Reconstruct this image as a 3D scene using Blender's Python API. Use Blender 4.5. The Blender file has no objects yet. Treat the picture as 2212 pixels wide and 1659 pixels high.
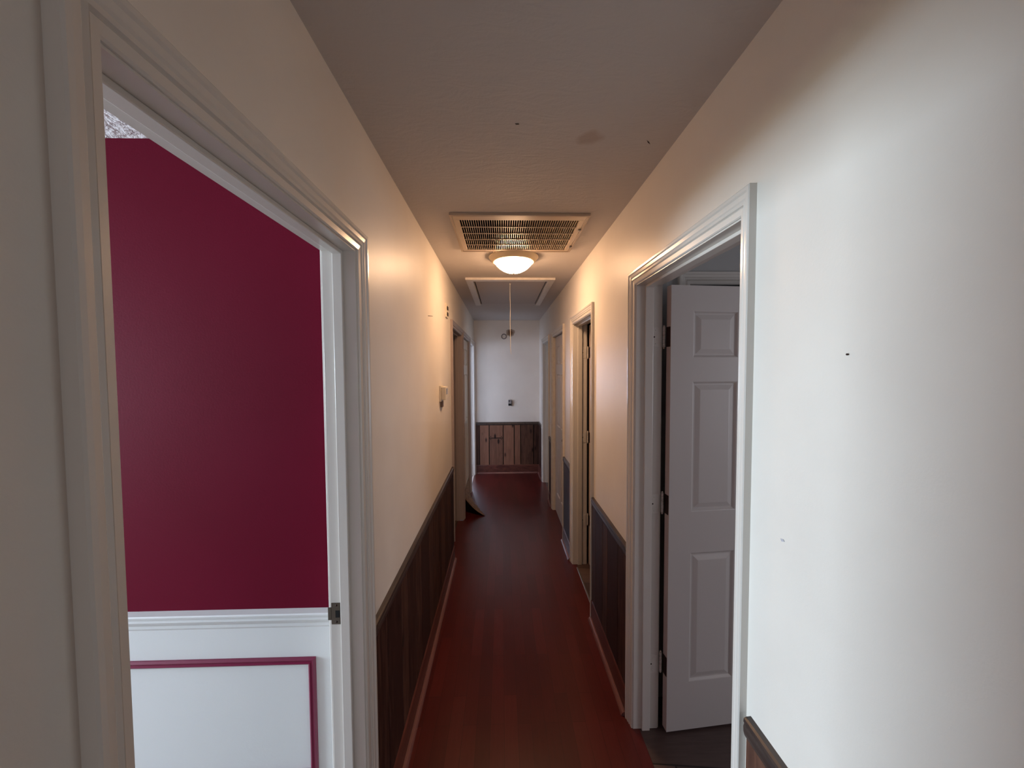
import bpy, bmesh, math, random
from mathutils import Vector, Matrix

C = bpy.context.scene.collection
SC = bpy.context.scene
random.seed(7)

# ------------------------------------------------------------------ camera
YAW, PITCH, ROLL, HCAM, FPX = 0.0269, 0.0398, -0.0054, 1.6656, 801.78
cam_d = bpy.data.cameras.new('camera')
cam_d.sensor_fit = 'HORIZONTAL'; cam_d.sensor_width = 36.0
cam_d.lens = FPX / 2212.0 * 36.0
cam_d.clip_start = 0.02
cam = bpy.data.objects.new('camera', cam_d); C.objects.link(cam)
F = Vector((math.sin(YAW)*math.cos(PITCH), math.cos(YAW)*math.cos(PITCH), -math.sin(PITCH)))
R0 = Vector((math.cos(YAW), -math.sin(YAW), 0)); U0 = R0.cross(F)
R1 = R0*math.cos(ROLL) + U0*math.sin(ROLL); U1 = U0*math.cos(ROLL) - R0*math.sin(ROLL)
M = Matrix.Identity(4)
for i in range(3):
    M[i][0] = R1[i]; M[i][1] = U1[i]; M[i][2] = -F[i]
M.translation = Vector((0, 0, HCAM))
cam.matrix_world = M
SC.camera = cam

# ------------------------------------------------------------------ world, daylight, exposure
w = bpy.data.worlds.new('world'); SC.world = w; w.use_nodes = True
w.node_tree.nodes['Background'].inputs[0].default_value = (0.55, 0.68, 0.9, 1)
w.node_tree.nodes['Background'].inputs[1].default_value = 0.3
SC.view_settings.view_transform = 'Standard'
SC.view_settings.look = 'None'
SC.view_settings.exposure = 1.05
SC.view_settings.gamma = 1.0
SC.view_settings.use_curve_mapping = False
SC.cycles.use_denoising = True
SC.cycles.max_bounces = 12
SC.cycles.diffuse_bounces = 8
SC.cycles.sample_clamp_indirect = 6.0

def daylight(name, loc, rot, sx, sy, power, col):
    d = bpy.data.lights.new(name, 'AREA'); d.shape = 'RECTANGLE'
    d.size = sx; d.size_y = sy; d.energy = power; d.color = col
    o = bpy.data.objects.new(name, d); C.objects.link(o)
    o.location = loc; o.rotation_euler = rot
    return o
HP = math.pi/2
# daylight in each room's window opening, the one behind added as fill (area lights shine along their -Z)
daylight('window_skylight', (-5.43, 0.25, 1.50), (0, -HP+0.50, 0), 1.15, 1.5, 160, (0.60, 0.76, 1.0))    # maroon room, sky part
daylight('window_groundlight', (-5.44, 0.25, 1.40), (0, -HP-0.35, 0), 1.15, 1.5, 48, (0.88, 1.0, 0.72))    # maroon room, light off the lawn
daylight('window_daylight', (-3.83, 4.15, 1.5), (0, -HP, 0), 1.2, 1.5, 42, (0.74, 0.80, 1.0))      # far left room, west window
daylight('window_daylight', (-1.25, 8.03, 1.5), (-HP, 0, 0), 1.1, 1.2, 70, (0.62, 0.74, 1.0))      # far left room, north window
daylight('window_daylight', (3.55, 0.1, 1.45), (0, HP, 0), 1.1, 1.2, 13, (0.9, 0.88, 0.95))          # near right room
daylight('window_daylight', (2.6, 5.3, 1.45), (0, HP, 0), 1.1, 1.2, 8, (0.8, 0.9, 1.0))            # far right room
daylight('window_daylight', (0.6, -4.1, 1.45), (HP, 0, 0), 1.6, 1.3, 10, (1.0, 0.95, 0.92))         # added fill light, set in an unseen window of the room behind

# ------------------------------------------------------------------ materials
def lin(c):
    return tuple(((x/255)/12.92 if x/255 <= 0.04045 else ((x/255+0.055)/1.055)**2.4) for x in c) + (1,)
def mat(name, col, rough=0.5, metal=0.0, spec=0.5, bump=None, coat=0.0):
    """bump = (scale, strength, distance)"""
    m = bpy.data.materials.new(name); m.use_nodes = True
    nt = m.node_tree; b = nt.nodes['Principled BSDF']
    b.inputs['Base Color'].default_value = col if len(col) == 4 else lin(col)
    b.inputs['Roughness'].default_value = rough
    b.inputs['Metallic'].default_value = metal
    b.inputs['Specular IOR Level'].default_value = spec
    b.inputs['Coat Weight'].default_value = coat
    if bump:
        tc = nt.nodes.new('ShaderNodeTexCoord'); n = nt.nodes.new('ShaderNodeTexNoise')
        n.inputs['Scale'].default_value = bump[0]; n.inputs['Detail'].default_value = 4
        bp = nt.nodes.new('ShaderNodeBump'); bp.inputs['Strength'].default_value = bump[1]; bp.inputs['Distance'].default_value = bump[2]
        nt.links.new(tc.outputs['Object'], n.inputs['Vector'])
        nt.links.new(n.outputs['Fac'], bp.inputs['Height'])
        nt.links.new(bp.outputs['Normal'], b.inputs['Normal'])
    return m

def stained(m, col, col2, scale, lo, hi, stretch=(1, 1, 1)):
    """mottles a material's own colour between two paints/stains"""
    nt = m.node_tree; b = nt.nodes['Principled BSDF']
    tc = nt.nodes.new('ShaderNodeTexCoord'); mp = nt.nodes.new('ShaderNodeMapping')
    mp.inputs['Scale'].default_value = stretch
    n = nt.nodes.new('ShaderNodeTexNoise'); n.inputs['Scale'].default_value = scale; n.inputs['Detail'].default_value = 6
    r = nt.nodes.new('ShaderNodeValToRGB')
    r.color_ramp.elements[0].position = lo; r.color_ramp.elements[0].color = lin(col)
    r.color_ramp.elements[1].position = hi; r.color_ramp.elements[1].color = lin(col2)
    nt.links.new(tc.outputs['Object'], mp.inputs['Vector']); nt.links.new(mp.outputs[0], n.inputs['Vector'])
    nt.links.new(n.outputs['Fac'], r.inputs[0]); nt.links.new(r.outputs[0], b.inputs['Base Color'])
    return m

M_WALL = stained(mat('cream_wall_paint', (226, 219, 211), 0.42, spec=0.4, bump=(170, 0.12, 0.002)), (222, 215, 207), (229, 223, 215), 3, 0.3, 0.7)
M_TRIM = mat('gloss_white_trim_paint', (214, 209, 203), 0.22, spec=0.5, bump=(60, 0.05, 0.002))
M_TRIM_OLD = stained(mat('worn_white_trim_paint', (214, 209, 203), 0.28, bump=(60, 0.08, 0.002)), (206, 199, 192), (215, 210, 204), 25, 0.3, 0.6)
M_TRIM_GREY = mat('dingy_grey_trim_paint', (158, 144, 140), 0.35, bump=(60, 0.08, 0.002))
M_DOOR = mat('white_door_paint', (205, 199, 196), 0.38, bump=(90, 0.06, 0.002))
M_EDGE = mat('door_edge_primer', (196, 176, 168), 0.5)
M_PINK = stained(mat('maroon_wall_paint', (100, 18, 38), 0.6, spec=0.05, bump=(150, 0.15, 0.002)), (98, 15, 37), (103, 17, 41), 2.5, 0.3, 0.7)
M_PINKTRIM = mat('maroon_moulding_paint', (112, 16, 56), 0.35, bump=(60, 0.1, 0.002))
M_WHITE = mat('white_room_paint', (222, 224, 224), 0.45, bump=(150, 0.1, 0.002))
M_BLACK = mat('dark_void', (10, 9, 9), 0.9)  # black parts; also puts the darkness of unlit rooms and closets into colour
M_DARK = mat('unlit_room_grey', (96, 92, 90), 0.7)  # dimness of the unlit back left room put into its wall colour
M_GREYROOM = mat('grey_room_paint', (170, 170, 170), 0.6, bump=(150, 0.1, 0.002))
M_RAIL = stained(mat('dark_stained_rail', (60, 50, 46), 0.32, bump=(40, 0.15, 0.002)), (52, 43, 41), (74, 62, 57), 6, 0.3, 0.7, (8, 1, 8))
M_BASE = stained(mat('brown_baseboard', (92, 48, 40), 0.35, bump=(30, 0.2, 0.002)), (70, 34, 30), (104, 58, 48), 5, 0.3, 0.7, (3, 1, 8))
M_SHOE = mat('highlit_shoe_moulding', (118, 78, 74), 0.25)  # highlight along the shoe put into a colour lighter than the baseboard
M_METAL = mat('aged_metal', (120, 112, 104), 0.35, metal=1.0)
M_HINGE = mat('brown_hinge_metal', (48, 26, 20), 0.45, metal=0.4)
M_STEEL = mat('threshold_aluminium', (190, 188, 186), 0.3, metal=1.0)
M_PLASTIC = mat('cream_plastic', (214, 204, 186), 0.35)
M_GREYPL = mat('grey_plastic', (150, 146, 146), 0.4)
M_CORD = mat('white_cord', (225, 220, 212), 0.7)
M_VENEER = stained(mat('torn_brown_veneer', (120, 90, 68), 0.7), (92, 66, 48), (150, 116, 88), 14, 0.3, 0.7, (1, 1, 4))
M_CAULK = mat('light_caulk', (190, 178, 172), 0.5)

# hall ceiling: trowel-swirled plaster, one damp patch
M_CEIL = mat('plaster_ceiling', (198, 192, 189), 0.75)
def ceil_nodes():
    nt = M_CEIL.node_tree; b = nt.nodes['Principled BSDF']; L = nt.links
    tc = nt.nodes.new('ShaderNodeTexCoord')
    n1 = nt.nodes.new('ShaderNodeTexNoise'); n1.inputs['Scale'].default_value = 9; n1.inputs['Detail'].default_value = 8; n1.inputs['Distortion'].default_value = 2.2
    mp = nt.nodes.new('ShaderNodeMapping'); mp.inputs['Scale'].default_value = (1, 2.6, 1); mp.inputs['Rotation'].default_value = (0, 0, 0.25)
    n2 = nt.nodes.new('ShaderNodeTexNoise'); n2.inputs['Scale'].default_value = 120; n2.inputs['Detail'].default_value = 3
    ad = nt.nodes.new('ShaderNodeMath'); ad.operation = 'MULTIPLY_ADD'; ad.inputs[1].default_value = 0.25
    bp = nt.nodes.new('ShaderNodeBump'); bp.inputs['Strength'].default_value = 0.35; bp.inputs['Distance'].default_value = 0.006
    L.new(tc.outputs['Object'], mp.inputs[0]); L.new(mp.outputs[0], n1.inputs['Vector']); L.new(tc.outputs['Object'], n2.inputs['Vector'])
    L.new(n2.outputs['Fac'], ad.inputs[0]); L.new(n1.outputs['Fac'], ad.inputs[2])
    L.new(ad.outputs[0], bp.inputs['Height']); L.new(bp.outputs[0], b.inputs['Normal'])
    # damp patch with its own outline
    sx = nt.nodes.new('ShaderNodeVectorMath'); sx.operation = 'SUBTRACT'; sx.inputs[1].default_value = (0.298, 1.27, 2.44)
    sc = nt.nodes.new('ShaderNodeVectorMath'); sc.operation = 'MULTIPLY'; sc.inputs[1].default_value = (1, 1.25, 0)
    ln = nt.nodes.new('ShaderNodeVectorMath'); ln.operation = 'LENGTH'
    nn = nt.nodes.new('ShaderNodeTexNoise'); nn.inputs['Scale'].default_value = 18
    a2 = nt.nodes.new('ShaderNodeMath'); a2.operation = 'MULTIPLY_ADD'; a2.inputs[1].default_value = 0.05
    mr = nt.nodes.new('ShaderNodeMapRange'); mr.inputs['From Min'].default_value = 0.055; mr.inputs['From Max'].default_value = 0.078
    mx = nt.nodes.new('ShaderNodeMix'); mx.data_type = 'RGBA'
    mx.inputs[6].default_value = lin((180, 167, 160)); mx.inputs[7].default_value = lin((198, 192, 189))
    L.new(tc.outputs['Object'], sx.inputs[0]); L.new(sx.outputs[0], sc.inputs[0]); L.new(sc.outputs[0], ln.inputs[0])
    L.new(tc.outputs['Object'], nn.inputs['Vector']); L.new(nn.outputs['Fac'], a2.inputs[0]); L.new(ln.outputs['Value'], a2.inputs[2])
    L.new(a2.outputs[0], mr.inputs['Value']); L.new(mr.outputs[0], mx.inputs[0]); L.new(mx.outputs[2], b.inputs['Base Color'])
ceil_nodes()
M_POPCORN = mat('stippled_white_ceiling', (228, 222, 226), 0.9, bump=(45, 0.9, 0.02))

def plank_mat(name, cols, width, length, seam, rough, rot=math.pi/2, seamw=0.004, grain=0.5, seamcol=(20, 10, 9), spec=0.5):
    m = bpy.data.materials.new(name); m.use_nodes = True
    nt = m.node_tree; b = nt.nodes['Principled BSDF']; L = nt.links
    tc = nt.nodes.new('ShaderNodeTexCoord'); mp = nt.nodes.new('ShaderNodeMapping'); mp.inputs['Rotation'].default_value = (0, 0, rot)
    br = nt.nodes.new('ShaderNodeTexBrick'); br.offset = 0.37; br.inputs['Scale'].default_value = 1
    br.inputs['Brick Width'].default_value = length; br.inputs['Row Height'].default_value = width
    br.inputs['Mortar Size'].default_value = seamw*seam; br.inputs['Mortar Smooth'].default_value = 0.3
    br.inputs['Color1'].default_value = (0, 0, 0, 1); br.inputs['Color2'].default_value = (1, 1, 1, 1); br.inputs['Mortar'].default_value = (0.5, 0.5, 0.5, 1)
    n = nt.nodes.new('ShaderNodeTexNoise'); n.inputs['Scale'].default_value = 10; n.inputs['Detail'].default_value = 7
    mp2 = nt.nodes.new('ShaderNodeMapping'); mp2.inputs['Scale'].default_value = (9, 0.8, 1) if abs(rot) > 0.1 else (0.8, 9, 1)
    mixv = nt.nodes.new('ShaderNodeMath'); mixv.operation = 'MULTIPLY_ADD'; mixv.inputs[1].default_value = grain
    r = nt.nodes.new('ShaderNodeValToRGB'); r.color_ramp.elements[0].position = 0.25; r.color_ramp.elements[0].color = lin(cols[0])
    r.color_ramp.elements[1].position = 1.25*0.8; r.color_ramp.elements[1].color = lin(cols[-1])
    e = r.color_ramp.elements.new(0.6); e.color = lin(cols[1])
    mx = nt.nodes.new('ShaderNodeMix'); mx.data_type = 'RGBA'; mx.inputs[7].default_value = lin(seamcol)
    sc2 = nt.nodes.new('ShaderNodeMath'); sc2.operation = 'MULTIPLY'; sc2.inputs[1].default_value = 0.5
    L.new(tc.outputs['Object'], mp.inputs[0]); L.new(mp.outputs[0], br.inputs['Vector'])
    L.new(tc.outputs['Object'], mp2.inputs[0]); L.new(mp2.outputs[0], n.inputs['Vector'])
    L.new(br.outputs['Color'], sc2.inputs[0])
    L.new(n.outputs['Fac'], mixv.inputs[0]); L.new(sc2.outputs[0], mixv.inputs[2])
    L.new(mixv.outputs[0], r.inputs[0]); L.new(r.outputs[0], mx.inputs[6]); L.new(br.outputs['Fac'], mx.inputs[0])
    L.new(mx.outputs[2], b.inputs['Base Color'])
    b.inputs['Roughness'].default_value = rough; b.inputs['Specular IOR Level'].default_value = spec
    bp = nt.nodes.new('ShaderNodeBump'); bp.inputs['Strength'].default_value = 0.1; bp.inputs['Distance'].default_value = 0.002
    L.new(n.outputs['Fac'], bp.inputs['Height']); L.new(bp.outputs[0], b.inputs['Normal'])
    return m
M_FLOOR = plank_mat('red_brown_laminate', [(72, 22, 20), (83, 27, 25), (95, 35, 32)], 0.064, 0.42, 0.25, 0.28, seamcol=(56, 18, 16), spec=0.45)
M_FLOOR2 = plank_mat('grey_brown_vinyl', [(66, 52, 50), (88, 70, 66), (120, 98, 92)], 0.22, 0.9, 1.0, 0.4, rot=0.1, seamcol=(28, 20, 19))
M_CARPET = mat('grey_carpet', (150, 140, 132), 0.95, bump=(300, 0.5, 0.01))

def boards_mat():
    m = bpy.data.materials.new('knotty_brown_boards'); m.use_nodes = True
    nt = m.node_tree; b = nt.nodes['Principled BSDF']; L = nt.links
    at = nt.nodes.new('ShaderNodeAttribute'); at.attribute_name = 'tint'
    tc = nt.nodes.new('ShaderNodeTexCoord'); mp = nt.nodes.new('ShaderNodeMapping'); mp.inputs['Scale'].default_value = (14, 14, 1.6)
    n = nt.nodes.new('ShaderNodeTexNoise'); n.inputs['Scale'].default_value = 3; n.inputs['Detail'].default_value = 6; n.inputs['Distortion'].default_value = 0.8
    mp2 = nt.nodes.new('ShaderNodeMapping'); mp2.inputs['Scale'].default_value = (9, 9, 3.6)
    vo = nt.nodes.new('ShaderNodeTexVoronoi'); vo.inputs['Scale'].default_value = 1.0; vo.inputs['Randomness'].default_value = 1
    kn = nt.nodes.new('ShaderNodeMapRange'); kn.inputs['From Min'].default_value = 0.1; kn.inputs['From Max'].default_value = 0.2
    ad = nt.nodes.new('ShaderNodeMath'); ad.operation = 'MULTIPLY_ADD'; ad.inputs[1].default_value = 0.55
    r = nt.nodes.new('ShaderNodeValToRGB')
    r.color_ramp.elements[0].position = 0.25; r.color_ramp.elements[0].color = lin((46, 24, 20))
    r.color_ramp.elements[1].position = 1.0; r.color_ramp.elements[1].color = lin((146, 103, 82))
    mx = nt.nodes.new('ShaderNodeMix'); mx.data_type = 'RGBA'; mx.inputs[6].default_value = lin((34, 16, 12))
    L.new(tc.outputs['Object'], mp.inputs[0]); L.new(mp.outputs[0], n.inputs['Vector'])
    L.new(tc.outputs['Object'], mp2.inputs[0]); L.new(mp2.outputs[0], vo.inputs['Vector'])
    L.new(vo.outputs['Distance'], kn.inputs['Value'])
    L.new(n.outputs['Fac'], ad.inputs[0]); L.new(at.outputs['Fac'], ad.inputs[2]); L.new(ad.outputs[0], r.inputs[0])
    L.new(r.outputs[0], mx.inputs[7]); L.new(kn.outputs[0], mx.inputs[0]); L.new(mx.outputs[2], b.inputs['Base Color'])
    b.inputs['Roughness'].default_value = 0.55; b.inputs['Specular IOR Level'].default_value = 0.35
    bp = nt.nodes.new('ShaderNodeBump'); bp.inputs['Strength'].default_value = 0.3; bp.inputs['Distance'].default_value = 0.002
    L.new(n.outputs['Fac'], bp.inputs['Height']); L.new(bp.outputs[0], b.inputs['Normal'])
    return m
M_BOARDS = boards_mat()

M_LAMP = bpy.data.materials.new('lit_frosted_glass'); M_LAMP.use_nodes = True
_b = M_LAMP.node_tree.nodes['Principled BSDF']
_b.inputs['Base Color'].default_value = (0.9, 0.85, 0.75, 1); _b.inputs['Roughness'].default_value = 0.3
_b.inputs['Emission Color'].default_value = (1.0, 0.60, 0.33, 1); _b.inputs['Emission Strength'].default_value = 35.0

# ------------------------------------------------------------------ helpers
class MB:
    def __init__(s): s.bm = bmesh.new(); s.mats = []
    def mi(s, m):
        if m is None: return 0
        if m not in s.mats: s.mats.append(m)
        return s.mats.index(m)
    def face(s, vs, m=None):
        f = s.bm.faces.new([s.bm.verts.new(v) for v in vs]); f.material_index = s.mi(m); return f
    def box(s, x0, x1, y0, y1, z0, z1, m=None, bev=0.0, T=None):
        x0, x1 = sorted((x0, x1)); y0, y1 = sorted((y0, y1)); z0, z1 = sorted((z0, z1))
        r = bmesh.ops.create_cube(s.bm, size=1)
        vs = r['verts']
        for v in vs:
            v.co = Vector(((x0+x1)/2 + v.co.x*(x1-x0), (y0+y1)/2 + v.co.y*(y1-y0), (z0+z1)/2 + v.co.z*(z1-z0)))
        fs = set(f for v in vs for f in v.link_faces)
        if bev > 0:
            es = list(set(e for v in vs for e in v.link_edges))
            q = bmesh.ops.bevel(s.bm, geom=es, offset=bev, segments=2, affect='EDGES', profile=0.5)
            fs = set(q['faces']) | set(f for v in q['verts'] for f in v.link_faces)
            vs = list(set(v for f in fs for v in f.verts))
        k = s.mi(m)
        for f in fs: f.material_index = k
        if T is not None:
            for v in vs: v.co = T @ v.co
        return fs
    def lathe(s, prof, c, seg=48, m=None, T=None, smooth=True):
        rings = []
        for (r, z) in prof:
            if r < 1e-6: rings.append([s.bm.verts.new((c[0], c[1], c[2]+z))])
            else: rings.append([s.bm.verts.new((c[0]+r*math.cos(2*math.pi*i/seg), c[1]+r*math.sin(2*math.pi*i/seg), c[2]+z)) for i in range(seg)])
        k = s.mi(m)
        for a, b in zip(rings, rings[1:]):
            for i in range(seg):
                j = (i+1) % seg
                vv = [a[i % len(a)], a[j % len(a)], b[j % len(b)], b[i % len(b)]]
                u = []
                for v in vv:
                    if v not in u: u.append(v)
                if len(u) > 2:
                    f = s.bm.faces.new(u); f.smooth = smooth; f.material_index = k
        if T is not None:
            for ring in rings:
                for v in ring: v.co = T @ v.co
    def tube(s, pts, r, seg=8, m=None):
        rings = []
        for i, p in enumerate(pts):
            p = Vector(p); d = (Vector(pts[min(i+1, len(pts)-1)]) - Vector(pts[max(i-1, 0)])).normalized()
            a = d.cross(Vector((0, 1, 0)) if abs(d.y) < 0.9 else Vector((1, 0, 0))).normalized(); b = d.cross(a)
            rings.append([s.bm.verts.new(p + (a*math.cos(2*math.pi*k/seg) + b*math.sin(2*math.pi*k/seg))*r) for k in range(seg)])
        q = s.mi(m)
        for a, b in zip(rings, rings[1:]):
            for k in range(seg):
                f = s.bm.faces.new([a[k], a[(k+1) % seg], b[(k+1) % seg], b[k]]); f.smooth = True; f.material_index = q
        for ring in (rings[0], rings[-1][::-1]):
            s.bm.faces.new(ring).material_index = q
    def build(s, name, m=None, parent=None, normals=True):
        if normals: bmesh.ops.recalc_face_normals(s.bm, faces=s.bm.faces)
        me = bpy.data.meshes.new(name); s.bm.to_mesh(me); s.bm.free()
        if m is not None and not s.mats: me.materials.append(m)
        for q in s.mats: me.materials.append(q)
        o = bpy.data.objects.new(name, me); C.objects.link(o)
        if parent is not None: o.parent = parent
        return o

def tag(o, label, cat, group=None, kind=None):
    o['label'] = label; o['category'] = cat
    if group: o['group'] = group
    if kind: o['kind'] = kind
    return o
def S(o, label, cat): return tag(o, label, cat, kind='structure')
def empty(name, loc=(0, 0, 0)):
    o = bpy.data.objects.new(name, None); C.objects.link(o); o.location = loc; o.empty_display_size = 0.1
    return o
def place(o, parent):
    """parent a mesh built in world coordinates to an empty, keeping it where it is"""
    o.parent = parent; o.matrix_parent_inverse = Matrix.Translation(-parent.location)
    return o

def slab(mb, axis, lo, hi, ua, ub, va, vb, holes, m=None):
    """a wall or ceiling between lo and hi on axis; u,v are the two other axes in order; holes = (u0,u1,v0,v1)"""
    us = sorted(set([ua, ub] + [max(ua, min(ub, h[i])) for h in holes for i in (0, 1)]))
    vs = sorted(set([va, vb] + [max(va, min(vb, h[i])) for h in holes for i in (2, 3)]))
    nu, nv = len(us)-1, len(vs)-1
    def solid(i, j):
        if not (0 <= i < nu and 0 <= j < nv): return False
        cu, cv = (us[i]+us[i+1])/2, (vs[j]+vs[j+1])/2
        return not any(h[0] < cu < h[1] and h[2] < cv < h[3] for h in holes)
    cache = {}
    def V(t, u, v):
        key = (round(t, 5), round(u, 5), round(v, 5))
        if key not in cache:
            p = [0, 0, 0]; o = [k for k in range(3) if k != axis]
            p[axis] = t; p[o[0]] = u; p[o[1]] = v
            cache[key] = mb.bm.verts.new(p)
        return cache[key]
    k = mb.mi(m)
    def fc(*vv):
        mb.bm.faces.new(vv).material_index = k
    for i in range(nu):
        for j in range(nv):
            if not solid(i, j): continue
            a, b, c, d = us[i], us[i+1], vs[j], vs[j+1]
            fc(V(lo, a, c), V(lo, b, c), V(lo, b, d), V(lo, a, d))
            fc(V(hi, a, c), V(hi, b, c), V(hi, b, d), V(hi, a, d))
            if not solid(i-1, j): fc(V(lo, a, c), V(hi, a, c), V(hi, a, d), V(lo, a, d))
            if not solid(i+1, j): fc(V(lo, b, c), V(hi, b, c), V(hi, b, d), V(lo, b, d))
            if not solid(i, j-1): fc(V(lo, a, c), V(lo, b, c), V(hi, b, c), V(hi, a, c))
            if not solid(i, j+1): fc(V(lo, a, d), V(lo, b, d), V(hi, b, d), V(hi, a, d))

# ------------------------------------------------------------------ key dimensions (metres)
H = 2.44
XL, XLB = -0.4387, -0.535      # hall face and room face of the left wall
XR, XRB = 0.597, 0.706         # hall face and room face of the right wall
YE = 5.911                     # end wall
RZ = 0.8235                    # chair rail top
ZD = 2.032                     # door head height
JT = 0.016                     # jamb board thickness
Y0 = -1.6                      # where the hall opens to the room behind the camera
# clear openings (y near, y far) in each wall
L_OPEN = [(0.432, 1.137), (3.268, 4.05), (4.175, 4.955), (5.10, 5.80)]
R_OPEN = [(0.915, 1.636), (2.455, 3.085), (3.59, 4.31), (4.69, 5.38)]
def cut(op): return (op[0]-JT, op[1]+JT, 0.0, ZD+JT)

# ------------------------------------------------------------------ walls
mb = MB(); slab(mb, 0, XLB, XL, Y0, YE, 0, H, [cut(o) for o in L_OPEN], M_WALL)
wall_left = S(mb.build('wall_left'), 'cream painted left wall of the hallway with dark boarding below', 'wall')
mb = MB(); slab(mb, 0, XR, XRB, Y0, YE, 0, H, [cut(o) for o in R_OPEN], M_WALL)
wall_right = S(mb.build('wall_right'), 'cream painted right wall of the hallway, brightly lit near the front', 'wall')
mb = MB(); slab(mb, 1, YE, YE+0.1, XLB, XRB, 0, H, [], M_WALL)
wall_end = S(mb.build('wall_end'), 'pale wall closing the far end of the hallway above brown boards', 'wall')

# hall ceiling with the duct opening and the attic opening
DUCT = (-0.245, 0.435, 1.885, 2.435)
HATCH = (-0.24, 0.40, 3.235, 4.425)
mb = MB(); slab(mb, 2, H, H+0.08, XLB, XRB, Y0, YE+0.1, [DUCT, HATCH], M_CEIL)
S(mb.build('ceiling'), 'textured plaster hallway ceiling, grey in shadow', 'ceiling')
mb = MB(); mb.box(XL-0.0, XR+0.028, Y0, YE, -0.05, 0.0, M_FLOOR)
for a, b in L_OPEN: mb.box(XLB+0.04, XL, a, b, -0.05, 0.0, M_FLOOR)
S(mb.build('floor'), 'red brown laminate hallway floor in narrow strips', 'floor')

# ------------------------------------------------------------------ neighbouring rooms (shells)
def room(tagname, x0, x1, y0, y1, wallm, ceilm, floorm, hallside, windows, names, t=0.08, skip=()):
    """hallside = 'right' when the hall lies at x1. windows = {side: (u0,u1,z0,z1)}"""
    out = {}
    sides = {'west': (0, x0-t, x0, y0, y1), 'east': (0, x1, x1+t, y0, y1), 'south': (1, y0-t, y0, x0, x1), 'north': (1, y1, y1+t, x0, x1)}
    for sd, (ax, lo, hi, a, b) in sides.items():
        if sd in skip or sd == hallside: continue
        mb = MB(); slab(mb, ax, lo, hi, a, b, 0, H, [windows[sd]] if sd in windows else [], wallm)
        out[sd] = S(mb.build('wall_%s_%s' % (tagname, sd)), '%s, %s' % (names, sd + ' side'), 'wall')
    mb = MB(); mb.box(x0, x1, y0, y1, H, H+0.08, ceilm); S(mb.build('ceiling_%s' % tagname), 'ceiling of the ' + names.split(' wall')[0] + ' room', 'ceiling')
    if floorm: mb = MB(); mb.box(x0-(XRB-XR-.028 if hallside == 'west' else 0), x1+(.04 if hallside == 'east' else 0), y0, y1, -0.05, -0.001, floorm); S(mb.build('floor_%s' % tagname), 'floor of the ' + names.split(' wall')[0] + ' room', 'floor')
    return out
WZ = (0.85, 2.05)
maroon = room('maroon_room', -5.4, XLB-0.001, -1.6, 1.30, M_PINK, M_POPCORN, M_CARPET, 'east', {'west': (-0.5, 1.0, 0.85, 2.05)}, 'maroon walls', skip=('north',))
mb = MB(); slab(mb, 1, 1.30, 1.38, -5.4, XLB-0.001, 0, H, [], M_PINK)
wp = S(mb.build('wall_maroon_room_north'), 'deep maroon wall above white panelling, seen through the near left doorway', 'wall')
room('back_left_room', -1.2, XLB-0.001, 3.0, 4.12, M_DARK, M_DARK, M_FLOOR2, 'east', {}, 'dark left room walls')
mb = MB(); mb.box(XLB-0.5, XLB-0.45, 4.16, 4.97, 0, H, M_BLACK); mb.box(XLB-0.45, XLB, 4.9601, 4.98, 0, H, M_BLACK)
S(mb.build('wall_closet_back'), 'dark back of the left closet behind its torn door', 'wall')
for nm, ax, lo, hi, u0, u1, hl in (('west', 0, -3.88, -3.8, 3.2, 8.0, [(3.4, 4.9, 0.85, 2.05)]), ('north', 1, 8.0, 8.08, -3.8, XLB, [(-1.8, -0.7, 0.85, 2.05)]), ('south', 1, 3.12, 3.2, -3.8, -1.3, []),
                              ('inner', 0, -1.3, -1.22, 3.12, 4.99, []), ('closet_side', 1, 4.985, 4.999, -1.22, XLB-.001, []), ('east', 0, XLB, XLB+0.08, YE+0.1, 8.0, [])):
    mb = MB(); slab(mb, ax, lo, hi, u0, u1, 0, H, hl, M_WHITE)
    S(mb.build('wall_far_left_room_' + nm), 'white %s wall of the far left room' % nm.replace('_', ' '), 'wall')
mb = MB(); mb.box(-3.8, -1.3, 3.2, 5.0, H, H+.08); mb.box(-3.8, XLB, 5.0, 8.0, H, H+.08); S(mb.build('ceiling_far_left_room', M_WHITE), 'white ceiling of the far left room', 'ceiling')
mb = MB(); mb.box(-3.8, -1.3, 3.2, 5.0, -.05, -.001); mb.box(-3.8, XLB+.04, 5.0, 8.0, -.05, -.001); S(mb.build('floor_far_left_room', M_CARPET), 'pale carpet of the far left room', 'floor')
near_right = room('near_right_room', XRB+0.001, 3.5, -1.2, 1.80, M_GREYROOM, M_GREYROOM, M_FLOOR2, 'west', {'east': (-0.45, 0.65, 0.85, 2.05)}, 'dim grey right room walls', skip=('north',))
mb = MB(); slab(mb, 1, 1.80, 1.86, XRB+0.001, 3.5, 0, H, [(0.915, 2.1, 0.0, 2.07)], M_GREYROOM)
S(mb.build('wall_near_right_room_north'), 'grey wall with a closet opening behind the open six panel door', 'wall')
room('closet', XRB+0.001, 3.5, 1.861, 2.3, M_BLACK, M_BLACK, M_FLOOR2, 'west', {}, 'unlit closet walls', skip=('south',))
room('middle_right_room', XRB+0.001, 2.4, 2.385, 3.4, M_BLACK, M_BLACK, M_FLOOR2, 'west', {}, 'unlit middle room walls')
mb = MB(); mb.box(XR+.028, 3.5, 1.8, 1.861, -0.05, -0.001, M_FLOOR2); mb.box(XR+.028, 2.4, 2.3, 2.385, -0.05, -0.001, M_FLOOR2); mb.box(XR+.028, XRB+0.4, 3.401, 4.499, -0.05, -0.001, M_FLOOR2); mb.box(XLB-0.45, XLB+.04, 4.121, 4.96, -0.05, -0.001, M_FLOOR2)
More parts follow.
